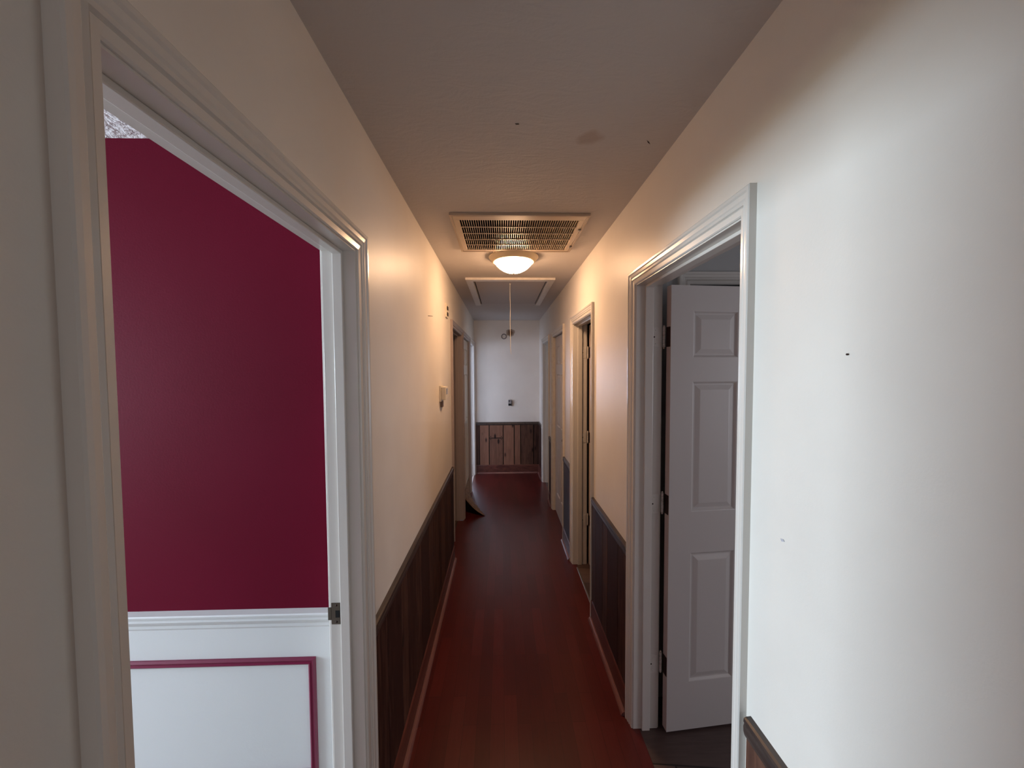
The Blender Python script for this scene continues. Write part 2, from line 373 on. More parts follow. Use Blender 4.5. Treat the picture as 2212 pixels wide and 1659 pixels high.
S(mb.build('floor_closets'), 'dark floor inside the shut closets', 'floor')
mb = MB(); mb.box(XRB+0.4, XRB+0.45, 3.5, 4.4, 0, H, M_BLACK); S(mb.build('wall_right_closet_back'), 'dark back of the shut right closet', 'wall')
room('far_right_room', XRB+0.001, 2.55, 4.5, 6.3, M_GREYROOM, M_GREYROOM, M_FLOOR2, 'west', {'east': (4.75, 5.85, 0.85, 2.05)}, 'far right grey walls')
mb = MB(); slab(mb, 1, -4.1, -4.02, -2.6, 3.4, 0, H, [(-0.2, 1.4, 0.8, 2.1)], M_WALL); S(mb.build('wall_room_behind_south'), 'window wall of the room behind the viewer', 'wall')
mb = MB(); mb.box(-2.68, -2.6, -4.02, Y0-0.08, 0, H, M_WALL); S(mb.build('wall_room_behind_west'), 'left wall of the room behind the viewer', 'wall')
mb = MB(); mb.box(3.4, 3.48, -4.02, Y0-0.08, 0, H, M_WALL); S(mb.build('wall_room_behind_east'), 'right wall of the room behind the viewer', 'wall')
mb = MB(); slab(mb, 1, Y0-0.08, Y0, -2.6, 3.4, 0, H, [(XL, XR, 0, 2.3)], M_WALL); S(mb.build('wall_room_behind_north'), 'wall around the hallway mouth', 'wall')
mb = MB(); mb.box(-2.6, 3.4, -4.02, Y0, H, H+0.08, M_CEIL); S(mb.build('ceiling_room_behind'), 'ceiling of the room behind the viewer', 'ceiling')
mb = MB(); mb.box(-2.6, 3.4, -4.02, Y0, -0.05, 0, M_FLOOR); S(mb.build('floor_room_behind'), 'laminate floor of the room behind the viewer', 'floor')

# ------------------------------------------------------------------ door frames
CAS = [(0, 0), (0, .006), (.003, .009), (.017, .0105), (.0195, .008), (.022, .0135), (.030, .0125), (.034, .0155), (.045, .0165), (.049, .0200), (.057, .0200), (.060, .0175), (.060, 0)]
def casing(xf, sgn, ya, yb, zt, za=0.0, zb=0.0, w=0.06, wa=None, parent=None, m=M_TRIM, rev=0.004, axis=0):
    mb = MB(); k = w/0.06
    st = []
    q = (wa or w)/w
    for (y, z, dy, dz) in ((ya-rev, za, -q, 0), (ya-rev, zt+rev, -q, 1), (yb+rev, zt+rev, 1, 1), (yb+rev, zb, 1, 0)):
        st.append([mb.bm.verts.new(((xf+sgn*t, y+dy*u*k, z+dz*u*k) if axis == 0 else (y+dy*u*k, xf+sgn*t, z+dz*u*k))) for (u, t) in CAS])
    for a, b in zip(st, st[1:]):
        for i in range(len(CAS)-1):
            mb.bm.faces.new([a[i], a[i+1], b[i+1], b[i]])
    mb.bm.faces.new(st[0]); mb.bm.faces.new(st[-1][::-1])
    return place(mb.build('casing', m), parent)

def frame(n, side, op, label, stop_hall, zab=(0, 0), wa=None, m=M_TRIM, zt=ZD, sw=0.036):
    ya, yb = op
    sgn = 1 if side == 'left' else -1
    xf, xb = (XL, XLB) if side == 'left' else (XR, XRB)
    root = S(empty('trim_%d' % n, (xf, (ya+yb)/2, 0)), label, 'door frame')
    casing(xf, sgn, ya, yb, zt, zab[0], zab[1], wa=wa, parent=root, m=m)
    casing(xb, -sgn, ya, yb, zt, parent=root, m=m)
    e = 0.002
    mb = MB()
    x0, x1 = xf+sgn*e, xb-sgn*e
    mb.box(x0, x1, ya-JT, ya, 0, ZD+JT, bev=.0015); mb.box(x0, x1, yb, yb+JT, 0, ZD+JT, bev=.0015); mb.box(x0, x1, ya, yb, zt, ZD+JT)
    place(mb.build('jamb', m), root)
    mb = MB()
    s0 = xf - sgn*stop_hall; s1 = s0 - sgn*sw
    mb.box(s0, s1, ya, ya+.011, 0, zt, bev=.002); mb.box(s0, s1, yb-.011, yb, 0, zt, bev=.002); mb.box(s0, s1, ya+.011, yb-.011, zt-.011, zt, bev=.002)
    place(mb.build('door_stop', m), root)
    return root
f1 = frame(1, 'left', L_OPEN[0], 'glossy white door frame around the near left doorway into the maroon room', 0.034, wa=0.047, zt=2.021, sw=0.029)
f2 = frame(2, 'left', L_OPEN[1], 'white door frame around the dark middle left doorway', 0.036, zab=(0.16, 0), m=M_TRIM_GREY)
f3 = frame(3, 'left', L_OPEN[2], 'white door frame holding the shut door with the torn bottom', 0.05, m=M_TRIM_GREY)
f4 = frame(4, 'left', L_OPEN[3], 'brightly lit white door frame at the far left end', 0.036)
f5 = frame(5, 'right', R_OPEN[0], 'white door frame around the near right doorway with the open panel door', 0.036, wa=0.045)
f6 = frame(6, 'right', R_OPEN[1], 'warmly lit white door frame around the second doorway on the right', 0.036)
f7 = frame(7, 'right', R_OPEN[2], 'white door frame of the shut closet door on the right', 0.062, m=M_TRIM_OLD)
f8 = frame(8, 'right', R_OPEN[3], 'pale door frame at the far right end beside the end wall', 0.036)

# strike plate with its latch hole, on the far jamb of the near left doorway
mb = MB()
yj = L_OPEN[0][1]
mb.box(-0.533, -0.503, yj-.0025, yj, 0.878, 0.946, M_METAL, bev=.001)
mb.box(-0.543, -0.533, yj-.0028, yj-.0008, 0.892, 0.932, M_METAL, bev=.0005)
mb.box(-0.520, -0.507, yj-.0032, yj-.0026, 0.900, 0.922, M_BLACK)
for z in (0.886, 0.938): mb.lathe([(0, 0), (.0035, 0), (.003, .001), (0, .0012)], (0, 0, 0), 12, M_HINGE, T=Matrix.Translation((-.517, yj-.0025, z)) @ Matrix.Rotation(HP, 4, 'X'))
place(mb.build('strike_plate'), f1)['label'] = 'tarnished metal strike plate with a dark latch hole'

# ------------------------------------------------------------------ six panel door leaf
def leaf_mesh(width, height, thick, rows, zcut=0.0, name='door', paint=None):
    """origin at the hinge-side bottom corner; x along the width, y 0..thick; panels sunk in both faces"""
    mb = MB(); bm = mb.bm
    M_DOOR = paint or globals()['M_DOOR']
    st = 0.105; mul = 0.07
    pw = (width-2*st-mul)/2
    cols = [(st, st+pw), (st+pw+mul, width-st)]
    panels = [(c0, c1, z0, z1) for (c0, c1) in cols for (z0, z1) in rows]
    xs = sorted(set([0, width] + [v for c in cols for v in c]))
    zs = sorted(set([zcut, height] + [v for r in rows for v in r if v > zcut]))
    def P(x0, x1, z0, z1):
        return any(abs(x0-p[0]) < 1e-6 and abs(x1-p[1]) < 1e-6 and z0 >= p[2]-1e-6 and z1 <= p[3]+1e-6 for p in panels)
    for side in (0, 1):
        def pt(x, z, d): return (x, (d if side == 0 else thick-d), z)
        for i in range(len(xs)-1):
            for j in range(len(zs)-1):
                x0, x1, z0, z1 = xs[i], xs[i+1], zs[j], zs[j+1]
                if not P(x0, x1, z0, z1):
                    mb.face([pt(x0, z0, 0), pt(x1, z0, 0), pt(x1, z1, 0), pt(x0, z1, 0)], M_DOOR)
                else:
                    loops = []
                    for ins, d in ((0, 0), (0.003, 0.001), (0.010, 0.0085), (0.016, 0.0085), (0.036, 0.002), (0.039, 0.0015)):
                        loops.append([pt(x0+ins, z0+ins, d), pt(x1-ins, z0+ins, d), pt(x1-ins, z1-ins, d), pt(x0+ins, z1-ins, d)])
                    for a, b in zip(loops, loops[1:]):
                        for k in range(4):
                            mb.face([a[k], a[(k+1) % 4], b[(k+1) % 4], b[k]], M_DOOR)
                    mb.face(loops[-1], M_DOOR)
    mb.face([(0, 0, zcut), (0, thick, zcut), (0, thick, height), (0, 0, height)], M_EDGE)
    mb.face([(width, 0, zcut), (width, thick, zcut), (width, thick, height), (width, 0, height)], M_EDGE)
    mb.face([(0, 0, height), (width, 0, height), (width, thick, height), (0, thick, height)], M_DOOR)
    mb.face([(0, 0, zcut), (width, 0, zcut), (width, thick, zcut), (0, thick, zcut)], M_EDGE)
    bmesh.ops.remove_doubles(bm, verts=bm.verts, dist=1e-5)
    return mb.build(name)
ROWS = [(0.225, 0.825), (1.012, 1.597), (1.703, 1.908)]

def hinge(parent, loc, knuckle_xy, jamb_to, z):
    """plates and barrel; coordinates in the leaf's own space"""
    mb = MB()
    kx, ky = knuckle_xy
    for k in range(5):
        mb.lathe([(0, -0.0085), (.0062, -0.0085), (.0066, -.007), (.0066, .007), (.0062, .0085), (0, .0085)], (kx, ky, z+(k-2)*0.0178), 14, M_TRIM_OLD)
    mb.lathe([(0, 0), (.004, 0), (.005, .004), (.003, .008), (0, .009)], (kx, ky, z+0.0445), 12, M_TRIM_OLD)
    mb.lathe([(0, 0), (.004, 0), (.004, -.006), (0, -.008)], (kx, ky, z-0.0445), 12, M_TRIM_OLD)
    mb.box(-0.0022, -0.0001, 0.004, 0.034, z-.044, z+.044, M_HINGE, bev=.0008)
    o = mb.build('hinge', parent=parent)
    return o

def door(n, width, pos, rz, label, **kw):
    o = leaf_mesh(width, 2.018, 0.035, ROWS, name='door_%d' % n, **kw)
    o.location = pos; o.rotation_euler = (0, 0, rz)
    S(o, label, 'door')
    return o
# near right: swung a little past square into the room, hinged on the far jamb
d1 = door(1, 0.71, (0.738, 1.607, 0.010), math.radians(5.5), 'open white six panel door on three hinges inside the near right doorway')
for z in (1.795, 1.045, 0.300): hinge(d1, None, (-0.010, 0.040), None, z)
mb = MB(); mb.lathe([(0, 0), (.03, 0), (.03, .006), (.012, .010), (.011, .035), (.024, .045), (.028, .058), (.02, .070), (0, .073)], (0, 0, 0), 24, M_METAL, T=Matrix.Translation((0.645, 0, 0.94)) @ Matrix.Rotation(HP, 4, 'X'))
mb.build('knob', parent=d1)
# jamb plates painted over, on the frame
def jamb_plates(fr, yj, zs):
    for z in zs:
        mb = MB(); mb.box(XRB-.040, XRB-.001, yj-.0022, yj, z-.044, z+.044, M_TRIM_OLD, bev=.0008)
        for dz in (-.03, 0, .03):
            mb.lathe([(0, 0), (.0035, 0), (.003, .0007), (0, .0008)], (0, 0, 0), 10, M_HINGE if dz == 0 else M_TRIM_OLD, T=Matrix.Translation((XRB-.026-(.004 if dz == 0 else -.003), yj-.0022, z+dz)) @ Matrix.Rotation(HP, 4, 'X'))
        place(mb.build('hinge_plate'), fr)
jamb_plates(f5, R_OPEN[0][1], (1.805, 1.055, 0.310))
# second right: standing open square to the wall, only its hinge edge shows
d2 = door(2, 0.615, (0.730, 3.052, 0.010), math.radians(2.0), 'open white door seen edge-on in the second doorway on the right')
for z in (1.790, 1.080, 0.375): hinge(d2, None, (-0.010, 0.040), None, z)
jamb_plates(f6, R_OPEN[1][1], (1.80, 1.09, 0.385))
# right closet: shut, set in the hall side of its frame
d3 = door(3, 0.712, (XR+0.058, R_OPEN[2][1]-.004, 0.010), -HP, 'shut white panel door of the closet on the right')
d3.rotation_euler = (0, 0, -HP); d3.location = (XR+0.060-0.035, R_OPEN[2][1]-.004, 0.010)
d3.location = (XR+0.025, R_OPEN[2][1]-0.004, 0.010)
# with a -90 degree turn local +y faces +x, so the leaf fills x 0.622..0.657
mb = MB(); mb.lathe([(0, 0), (.014, 0), (.014, .004), (.006, .006), (.006, .014), (.012, .018), (.014, .024), (.010, .029), (0, .031)], (0, 0, 0), 24, M_METAL, T=Matrix.Translation((0.640, 0, 0.94)) @ Matrix.Rotation(HP, 4, 'X'))
mb.build('knob', parent=d3)
# left closet: shut, its bottom torn away
d4 = door(4, 0.772, (XL-0.015, L_OPEN[2][0]+.004, 0.010), HP, 'shut white panel door on the left with its bottom torn off', zcut=0.205, paint=mat('tan_door_paint', (182, 164, 144), 0.3, bump=(60, 0.08, 0.002)))  # even tan paint on this door alone
d4.rotation_euler = (0, 0, HP)
mb = MB()
zz = [0.205+random.uniform(-.012, .0) for _ in range(24)]
for i in range(23):
    x0, x1 = i*0.772/23, (i+1)*0.772/23
    mb.face([(x0, .0005, zz[i]-.014), (x1, .0005, zz[i+1]-.014), (x1, .0005, .207), (x0, .0005, .207)], M_VENEER)
    mb.face([(x0, .0045, zz[i]-.014), (x1, .0045, zz[i+1]-.014), (x1, .0045, .207), (x0, .0045, .207)], M_VENEER)
    mb.face([(x0, .0005, zz[i]-.014), (x1, .0005, zz[i+1]-.014), (x1, .0045, zz[i+1]-.014), (x0, .0045, zz[i]-.014)], M_VENEER)
mb.box(0, 0.772, .031, .035, .02, .206, M_VENEER)
mb.build('torn_edge', parent=d4)['label'] = 'ragged brown edge of torn veneer'

# torn veneer sheet lying out on the floor from that door
mb = MB(); bm = mb.bm; random.seed(3)
nu, nv = 22, 12
grid = []
for i in range(nu+1):
    t = i/nu
    y = 4.20 + t*0.74
    reach = 0.235*(1-t)**1.5 + 0.012                       # how far it curls out into the hall
    row = []
    for j in range(nv+1):
        s = j/nv
        x = XL-0.010 + reach*(s**1.35) + 0.004*math.sin(9*t+5*s)
        z = 0.225*(1-s)**1.25 + 0.003 + 0.006*abs(math.sin(14*t))*s
        yy = y - 0.03*s*(1-t) + (random.uniform(-.018, .018) if j == nv else 0)
        if j == nv: x += random.uniform(-.012, .014)
        row.append(bm.verts.new((x, yy, z)))
    grid.append(row)
for i in range(nu):
    for j in range(nv):
        f = bm.faces.new([grid[i][j], grid[i+1][j], grid[i+1][j+1], grid[i][j+1]]); f.smooth = True
flap = mb.build('torn_veneer_sheet', M_VENEER)
sm = flap.modifiers.new('thickness', 'SOLIDIFY'); sm.thickness = 0.003
tag(flap, 'ragged brown veneer sheet curling onto the floor below the torn left door', 'wood scrap')

# ------------------------------------------------------------------ wainscot, chair rails, baseboards
def boards(mb, axis, face, sgn, edges, z0, z1, tints, seams=None, depth=0.012, gap=0.0035):
    lay = mb.bm.faces.layers.float.get('tint') or mb.bm.faces.layers.float.new('tint')
    for i in range(len(edges)-1):
        a, b = edges[i]+gap/2, edges[i+1]-gap/2
        if b-a < 0.004: continue
        zr = [z0, z1]
        if seams and i in seams: zr = [z0, seams[i], z1]
        for q in range(len(zr)-1):
            za, zb = zr[q]+(gap/2 if q else 0), zr[q+1]-(gap/2 if q < len(zr)-2 else 0)
            lo, hi = face+sgn*0.003, face+sgn*depth
            fs = mb.box(lo, hi, a, b, za, zb, None, bev=.0012) if axis == 0 else mb.box(a, b, lo, hi, za, zb, None, bev=.0012)
            for f in fs: f[lay] = tints[i % len(tints)] - (0.1 if q == 0 and len(zr) > 2 else 0)
    # dark backing strip behind the gaps
    fs = mb.box(face, face+sgn*0.004, edges[0], edges[-1], z0, z1) if axis == 0 else mb.box(edges[0], edges[-1], face, face+sgn*0.004, z0, z1)
    k = mb.mi(M_BOARDS); k = mb.mi(M_BLACK)
    for f in fs: f[lay] = -0.3; f.material_index = k
def chair_rail(parent, axis, face, sgn, a, b):
    P = [(0, RZ), (.012, RZ-.001), (.0175, RZ-.004), (.0185, RZ-.012), (.0165, RZ-.017), (.0185, RZ-.024), (.018, RZ-.036), (.0155, RZ-.046), (.0135, RZ-.050), (0, RZ-.050)]
    mb = MB()
    ra = [mb.bm.verts.new((face+sgn*t, a, z) if axis == 0 else (a, face+sgn*t, z)) for t, z in P]
    rb = [mb.bm.verts.new((face+sgn*t, b, z) if axis == 0 else (b, face+sgn*t, z)) for t, z in P]
    n = len(P)
    for i in range(n): mb.bm.faces.new([ra[i], ra[(i+1) % n], rb[(i+1) % n], rb[i]])
    mb.bm.faces.new(ra); mb.bm.faces.new(rb[::-1])
    mb.build('chair_rail', M_RAIL, parent)
BZ = 0.138
def baseb(mb, axis, face, sgn, a, b, shoe=True):
    P = [(0, 0), (.017, 0), (.017, BZ-.012), (.012, BZ-.004), (.006, BZ), (0, BZ)]
    Q = [(.017, 0), (.038, 0), (.037, .009), (.032, .016), (.025, .020), (.017, .021)]
    out = []
    for prof, m in ((P, M_BASE),):
        ra = [mb.bm.verts.new((face+sgn*t, a, z) if axis == 0 else (a, face+sgn*t, z)) for t, z in prof]
        rb = [mb.bm.verts.new((face+sgn*t, b, z) if axis == 0 else (b, face+sgn*t, z)) for t, z in prof]
        n = len(prof)
        for i in range(n): mb.bm.faces.new([ra[i], ra[(i+1) % n], rb[(i+1) % n], rb[i]])
        mb.bm.faces.new(ra); mb.bm.faces.new(rb[::-1])
def shoe(parent, axis, face, sgn, a, b):
    Q = [(.017, 0), (.036, 0), (.0355, .007), (.033, .012), (.029, .0165), (.024, .019), (.017, .020)]
    mb = MB()
    ra = [mb.bm.verts.new((face+sgn*t, a, z) if axis == 0 else (a, face+sgn*t, z)) for t, z in Q]
    rb = [mb.bm.verts.new((face+sgn*t, b, z) if axis == 0 else (b, face+sgn*t, z)) for t, z in Q]
    n = len(Q)
    for i in range(n): mb.bm.faces.new([ra[i], ra[(i+1) % n], rb[(i+1) % n], rb[i]])
    mb.bm.faces.new(ra); mb.bm.faces.new(rb[::-1])
    mb.build('shoe_moulding', M_SHOE, parent)
CW = 0.064
def gaps(ops):
    out = []; y = Y0+0.01
    for a, b in ops:
        out.append((y, a-CW-.001)); y = b+CW+.001
    out.append((y, YE-.001)); return out
def split(a, b, ws):
    e = [a]; i = 0
    while e[-1] < b-0.06: e.append(min(b, e[-1]+ws[i % len(ws)])); i += 1
    e[-1] = b; return e
WS = [0.14, 0.19, 0.10, 0.16, 0.12, 0.2]
TINTS = [0.02, -0.05, 0.08, -0.02, 0.04, -0.08, 0.05]
for side, wall, ops, face, sgn in (('left', wall_left, L_OPEN, XL, 1), ('right', wall_right, R_OPEN, XR, -1)):
    mb_w = MB(); mb_b = MB(); gs = [g for g in gaps(ops) if g[1]-g[0] > 0.03]
    for a, b in gs:
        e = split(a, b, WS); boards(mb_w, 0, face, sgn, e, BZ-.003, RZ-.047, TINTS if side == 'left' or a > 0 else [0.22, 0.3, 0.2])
        baseb(mb_b, 0, face, sgn, a, b)
        chair_rail(wall, 0, face, sgn, a, b)
    mb_w.build('wainscot', None, wall)
    o = S(mb_b.build('baseboard_'+side, M_BASE), 'brown wooden baseboard along the %s side of the hallway' % side, 'baseboard')
    for a, b in gs: shoe(o, 0, face, sgn, a, b)
# end wall boards, widths read off the photograph
mb = MB()
EE = [XL+.001, -0.366, -0.210, 0.014, 0.190, 0.294, 0.497, XR-.001]
boards(mb, 1, YE, -1, EE, BZ-.003, RZ-.047, [0.1, 0.6, 0.46, 0.55, 0.5, 0.16, 0.05], seams={2: 0.567}, gap=0.013)
wb = mb.build('wainscot', None, wall_end)
mb = MB()
for x in (-0.185, -0.012):
    for z in (0.545, 0.592): mb.lathe([(0, 0), (.007, 0), (.006, .001), (0, .0015)], (0, 0, 0), 12, M_BLACK, T=Matrix.Translation((x, YE-.012, z)) @ Matrix.Rotation(HP, 4, 'X'))
mb.build('nail_heads', parent=wall_end)
chair_rail(wall_end, 1, YE, -1, XL+.001, XR-.001)
mb = MB(); baseb(mb, 1, YE, -1, XL+.02, XR-.02)
o = S(mb.build('baseboard_end', M_BASE), 'brown baseboard below the boards of the end wall', 'baseboard'); shoe(o, 1, YE, -1, XL+.04, XR-.04)

# thresholds
mb = MB(); mb.box(XR+.018, XR+.030, R_OPEN[1][0]+.002, R_OPEN[1][1]-.05, -.001, .004, M_STEEL, bev=.001)
S(mb.build('trim_9'), 'thin metal floor strip in the second doorway on the right', 'threshold strip')
mb = MB(); mb.box(XL-.030, XL-.006, L_OPEN[3][0]+.002, L_OPEN[3][1]-.002, 0, .005, M_CAULK, bev=.001)
S(mb.build('trim_10'), 'pale floor strip in the far left doorway', 'threshold strip')

# ------------------------------------------------------------------ maroon room: panelling seen through the doorway
yw = 1.30
mb = MB(); mb.box(-5.4, XLB-.001, yw-.008, yw, 0, 0.77, M_WHITE)
mb.build('lower_panelling', parent=wp)['label'] = 'white lower wall panelling'
P = [(0, .826), (.030, .826), (.033, .822), (.031, .814), (.024, .808), (.026, .800), (.020, .790), (.012, .780), (.012, .770), (.008, .762), (0, .762)]
mb = MB()
ra = [mb.bm.verts.new((-5.4, yw-t, z)) for t, z in P]; rb = [mb.bm.verts.new((XLB-.022, yw-t, z)) for t, z in P]
for i in range(len(P)): mb.bm.faces.new([ra[i], ra[(i+1) % len(P)], rb[(i+1) % len(P)], rb[i]])
mb.bm.faces.new(ra); mb.bm.faces.new(rb[::-1])
mb.build('chair_rail', M_WHITE, wp)['label'] = 'white chair rail moulding'
def picture_frame(x0, x1, z0, z1, wd=0.024):
    prof = [(0, 0), (0, .006), (.006, .011), (.012, .009), (.018, .012), (wd, .007), (wd, 0)]
    mb = MB(); rings = []
    for (cx, cz, dx, dz) in ((x0, z0, 1, 1), (x1, z0, -1, 1), (x1, z1, -1, -1), (x0, z1, 1, -1)):
        rings.append([mb.bm.verts.new((cx+dx*u, yw-.008-t, cz+dz*u)) for u, t in prof])
    for q in range(4):
        a, b = rings[q], rings[(q+1) % 4]
        for i in range(len(prof)-1): mb.bm.faces.new([a[i], a[i+1], b[i+1], b[i]])
    return mb.build('panel_moulding', M_PINKTRIM, wp)
picture_frame(-1.75, -0.664, 0.22, 0.655); picture_frame(-2.95, -1.86, 0.22, 0.655)
mb = MB(); mb.box(-5.4, XLB-.03, yw-.022, yw-.008, 0, 0.12, M_WHITE, bev=.003)
S(mb.build('baseboard_maroon_room'), 'white baseboard of the maroon room', 'baseboard')

# closet casing behind the open door of the near right room
cl = S(empty('trim_11', (1.4, 1.80, 0)), 'grey lit closet casing above the open door in the right room', 'closet frame')
casing(1.80, -1, 0.92, 2.10, 2.067, parent=cl, m=M_TRIM, axis=1)
mb = MB(); mb.box(0.92, 2.1, 1.83, 1.86, 0.02, 2.04, M_BLACK); place(mb.build('closet_dark_sheet'), cl)  # black sheet filling the opening, closet darkness put into its colour

# windows of the side rooms (frames in their openings)
def window(n, axis, pos, u0, u1, z0, z1, label):
    mb = MB(); t = 0.05
    def bx(a, b, c, d, w=0.03):
        if axis == 0: mb.box(pos-w, pos+w, a, b, c, d, bev=.003)
        else: mb.box(a, b, pos-w, pos+w, c, d, bev=.003)
    bx(u0, u0+t, z0, z1); bx(u1-t, u1, z0, z1); bx(u0+t, u1-t, z0, z0+t); bx(u0+t, u1-t, z1-t, z1); bx(u0+t, u1-t, (z0+z1)/2-.015, (z0+z1)/2+.015, .012)
    S(mb.build('window_%d' % n, M_TRIM), label, 'window')
window(1, 0, -5.36, -0.5, 1.0, 0.85, 2.05, 'window frame of the maroon room')
window(2, 0, -3.84, 3.4, 4.9, 0.85, 2.05, 'window frame of the far left room')
window(6, 1, 8.06, -1.8, -0.7, 0.85, 2.05, 'north window frame of the far left room')
window(3, 0, 3.46+.08, -0.45, 0.65, 0.85, 2.05, 'window frame of the near right room')
window(4, 0, 2.59, 4.75, 5.85, 0.85, 2.05, 'window frame of the far right room')
window(5, 1, -4.06, -0.2, 1.4, 0.8, 2.1, 'window frame of the room behind the viewer')

# ------------------------------------------------------------------ ceiling light
LC = (0.085, 2.585)
lt = tag(empty('ceiling_light', (LC[0], LC[1], H)), 'lit flush mount ceiling light with a round glass bowl', 'ceiling light')
mb = MB()
mb.lathe([(0, -.001), (.166, -.001), (.170, -.005), (.170, -.010), (.165, -.014), (.160, -.022), (.152, -.031), (.143, -.039), (.136, -.042), (.134, -.036), (0, -.030)], (0, 0, 0), 64, mat('antique_white_enamel', (206, 190, 160), 0.3))
mb.build('pan', parent=lt)['label'] = 'cream round metal pan'
mb = MB()
pr = [(.131, -.036), (.134, -.040), (.130, -.043)]
Rg = (.130**2+.070**2)/.140; Ag = math.asin(.130/Rg)
pr += [(Rg*math.sin(Ag*(1-k/16)), -.043+Rg*math.cos(Ag)-Rg*math.cos(Ag*(1-k/16))) for k in range(1, 17)]
pr[-1] = (0, -.113)
mb.lathe(pr, (0, 0, 0), 64, M_LAMP)
mb.build('glass_bowl', parent=lt)['label'] = 'glowing frosted glass bowl'
mb = MB(); mb.lathe([(0, -.1125), (.009, -.1125), (.010, -.115), (.006, -.118), (0, -.119)], (0, 0, 0), 20, M_PLASTIC)
mb.build('finial', parent=lt)

# ------------------------------------------------------------------ return air grille
M_GRILLE = mat('cream_enamel_grille', (206, 188, 166), 0.3)
gr = tag(empty('return_air_grille', (0.095, 2.16, H)), 'large rectangular air return grille with many slots in the hallway ceiling', 'air vent')
gx0, gx1, gy0, gy1 = -0.257, 0.447, 1.868, 2.445
ix0, ix1, iy0, iy1 = -0.215, 0.405, 1.935, 2.405
mb = MB()
def ring(mb, x0, x1, y0, y1, a0, a1, b0, b1, z0, z1, m=None, bev=.002):
    mb.box(x0, x1, y0, b0, z0, z1, m, bev); mb.box(x0, x1, b1, y1, z0, z1, m, bev)
    mb.box(x0, a0, b0, b1, z0, z1, m, bev); mb.box(a1, x1, b0, b1, z0, z1, m, bev)
ring(mb, gx0, gx1, gy0, gy1, gx0+.012, gx1-.012, gy0+.018, gy1-.012, H-.014, H-.0005)
place(mb.build('outer_frame', mat('grimy_enamel', (176, 158, 140), 0.4)), gr)
mb = MB(); ring(mb, gx0+.014, gx1-.014, gy0+.020, gy1-.014, ix0, ix1, iy0, iy1, H-.012, H-.002, bev=.0015)
door_g = place(mb.build('face_frame', M_GRILLE), gr)
mb = MB()
nb = 52; pitch = (ix1-ix0)/nb
for k in range(nb+1):
    x = ix0+k*pitch
    T = Matrix.Translation((x, 0, H-.003)) @ Matrix.Rotation(math.radians(-4), 4, 'Y')
    mb.box(-.0013, .0013, iy0, iy1, -.006, .005, None, T=T)
place(mb.build('louver_blades', M_GRILLE), gr)
mb = MB()
for k in range(1, 5):
    y = iy0 + k*(iy1-iy0)/5
    mb.box(ix0, ix1, y-.0028, y+.0028, H-.0125, H-.009, None, bev=.0008)
place(mb.build('cross_bars', M_GRILLE), gr)
for y in (2.06, 2.33):
    mb = MB(); mb.box(gx1-.024, gx1-.008, y-.012, y+.012, H-.018, H-.012, None, bev=.002); place(mb.build('latch', M_METAL), gr)
mb = MB()   # duct box above: thin sheet-metal sides and lid, all one dark brown
mb.box(DUCT[0]-.01, DUCT[0], DUCT[2], DUCT[3], H, H+.35); mb.box(DUCT[1], DUCT[1]+.01, DUCT[2], DUCT[3], H, H+.35)
mb.box(DUCT[0]-.01, DUCT[1]+.01, DUCT[2]-.01, DUCT[2], H, H+.35); mb.box(DUCT[0]-.01, DUCT[1]+.01, DUCT[3], DUCT[3]+.01, H, H+.35)
mb.box(DUCT[0]-.01, DUCT[1]+.01, DUCT[2]-.01, DUCT[3]+.01, H+.35, H+.36)
place(mb.build('duct_box', mat('dark_duct', (46, 38, 34), 0.8)), gr)

# ------------------------------------------------------------------ attic hatch and its cord
ah = tag(empty('attic_hatch', (0.08, 3.8, H)), 'white trimmed attic hatch panel in the ceiling beyond the lamp', 'attic hatch')
mb = MB(); mb.box(HATCH[0]+.010, HATCH[1]-.010, HATCH[2]+.010, HATCH[3]-.008, H-.004, H+.012, None, bev=.002)
place(mb.build('hatch_panel', mat('hatch_plywood_paint', (186, 178, 174), 0.55, bump=(30, .2, .003))), ah)
mb = MB()
mb.box(-0.305, 0.458, 3.165, 3.233, H-.020, H-.0005, None, bev=.003)
mb.box(-0.305, -0.243, 3.235, 4.44, H-.018, H-.0005, None, bev=.003)
mb.box(0.403, 0.458, 3.235, 4.44, H-.018, H-.0005, None, bev=.003)
place(mb.build('hatch_trim', M_TRIM_OLD), ah)
mb = MB(); mb.box(HATCH[0]-.01, HATCH[1]+.01, HATCH[2]-.01, HATCH[3]+.01, H+.08, H+.10, M_BLACK); place(mb.build('attic_backing'), ah)
random.seed(5)
mb = MB()
cx, cy = 0.078, 3.36
pts = [(cx-.001*math.sin(k*.9)+.0012*k/3*0, cy, H-.004-k*.042) for k in range(15)] + [(cx+.003, cy, 1.835), (cx+.006, cy, 1.80)]
mb.tube(pts, .0021, 8)
mb.lathe([(0, .006), (.006, .004), (.007, 0), (.006, -.004), (0, -.006)], (cx, cy, H-.010), 14)
pc = mb.build('pull_cord', M_CORD)
tag(pc, 'thin white pull cord hanging from the attic hatch', 'cord')

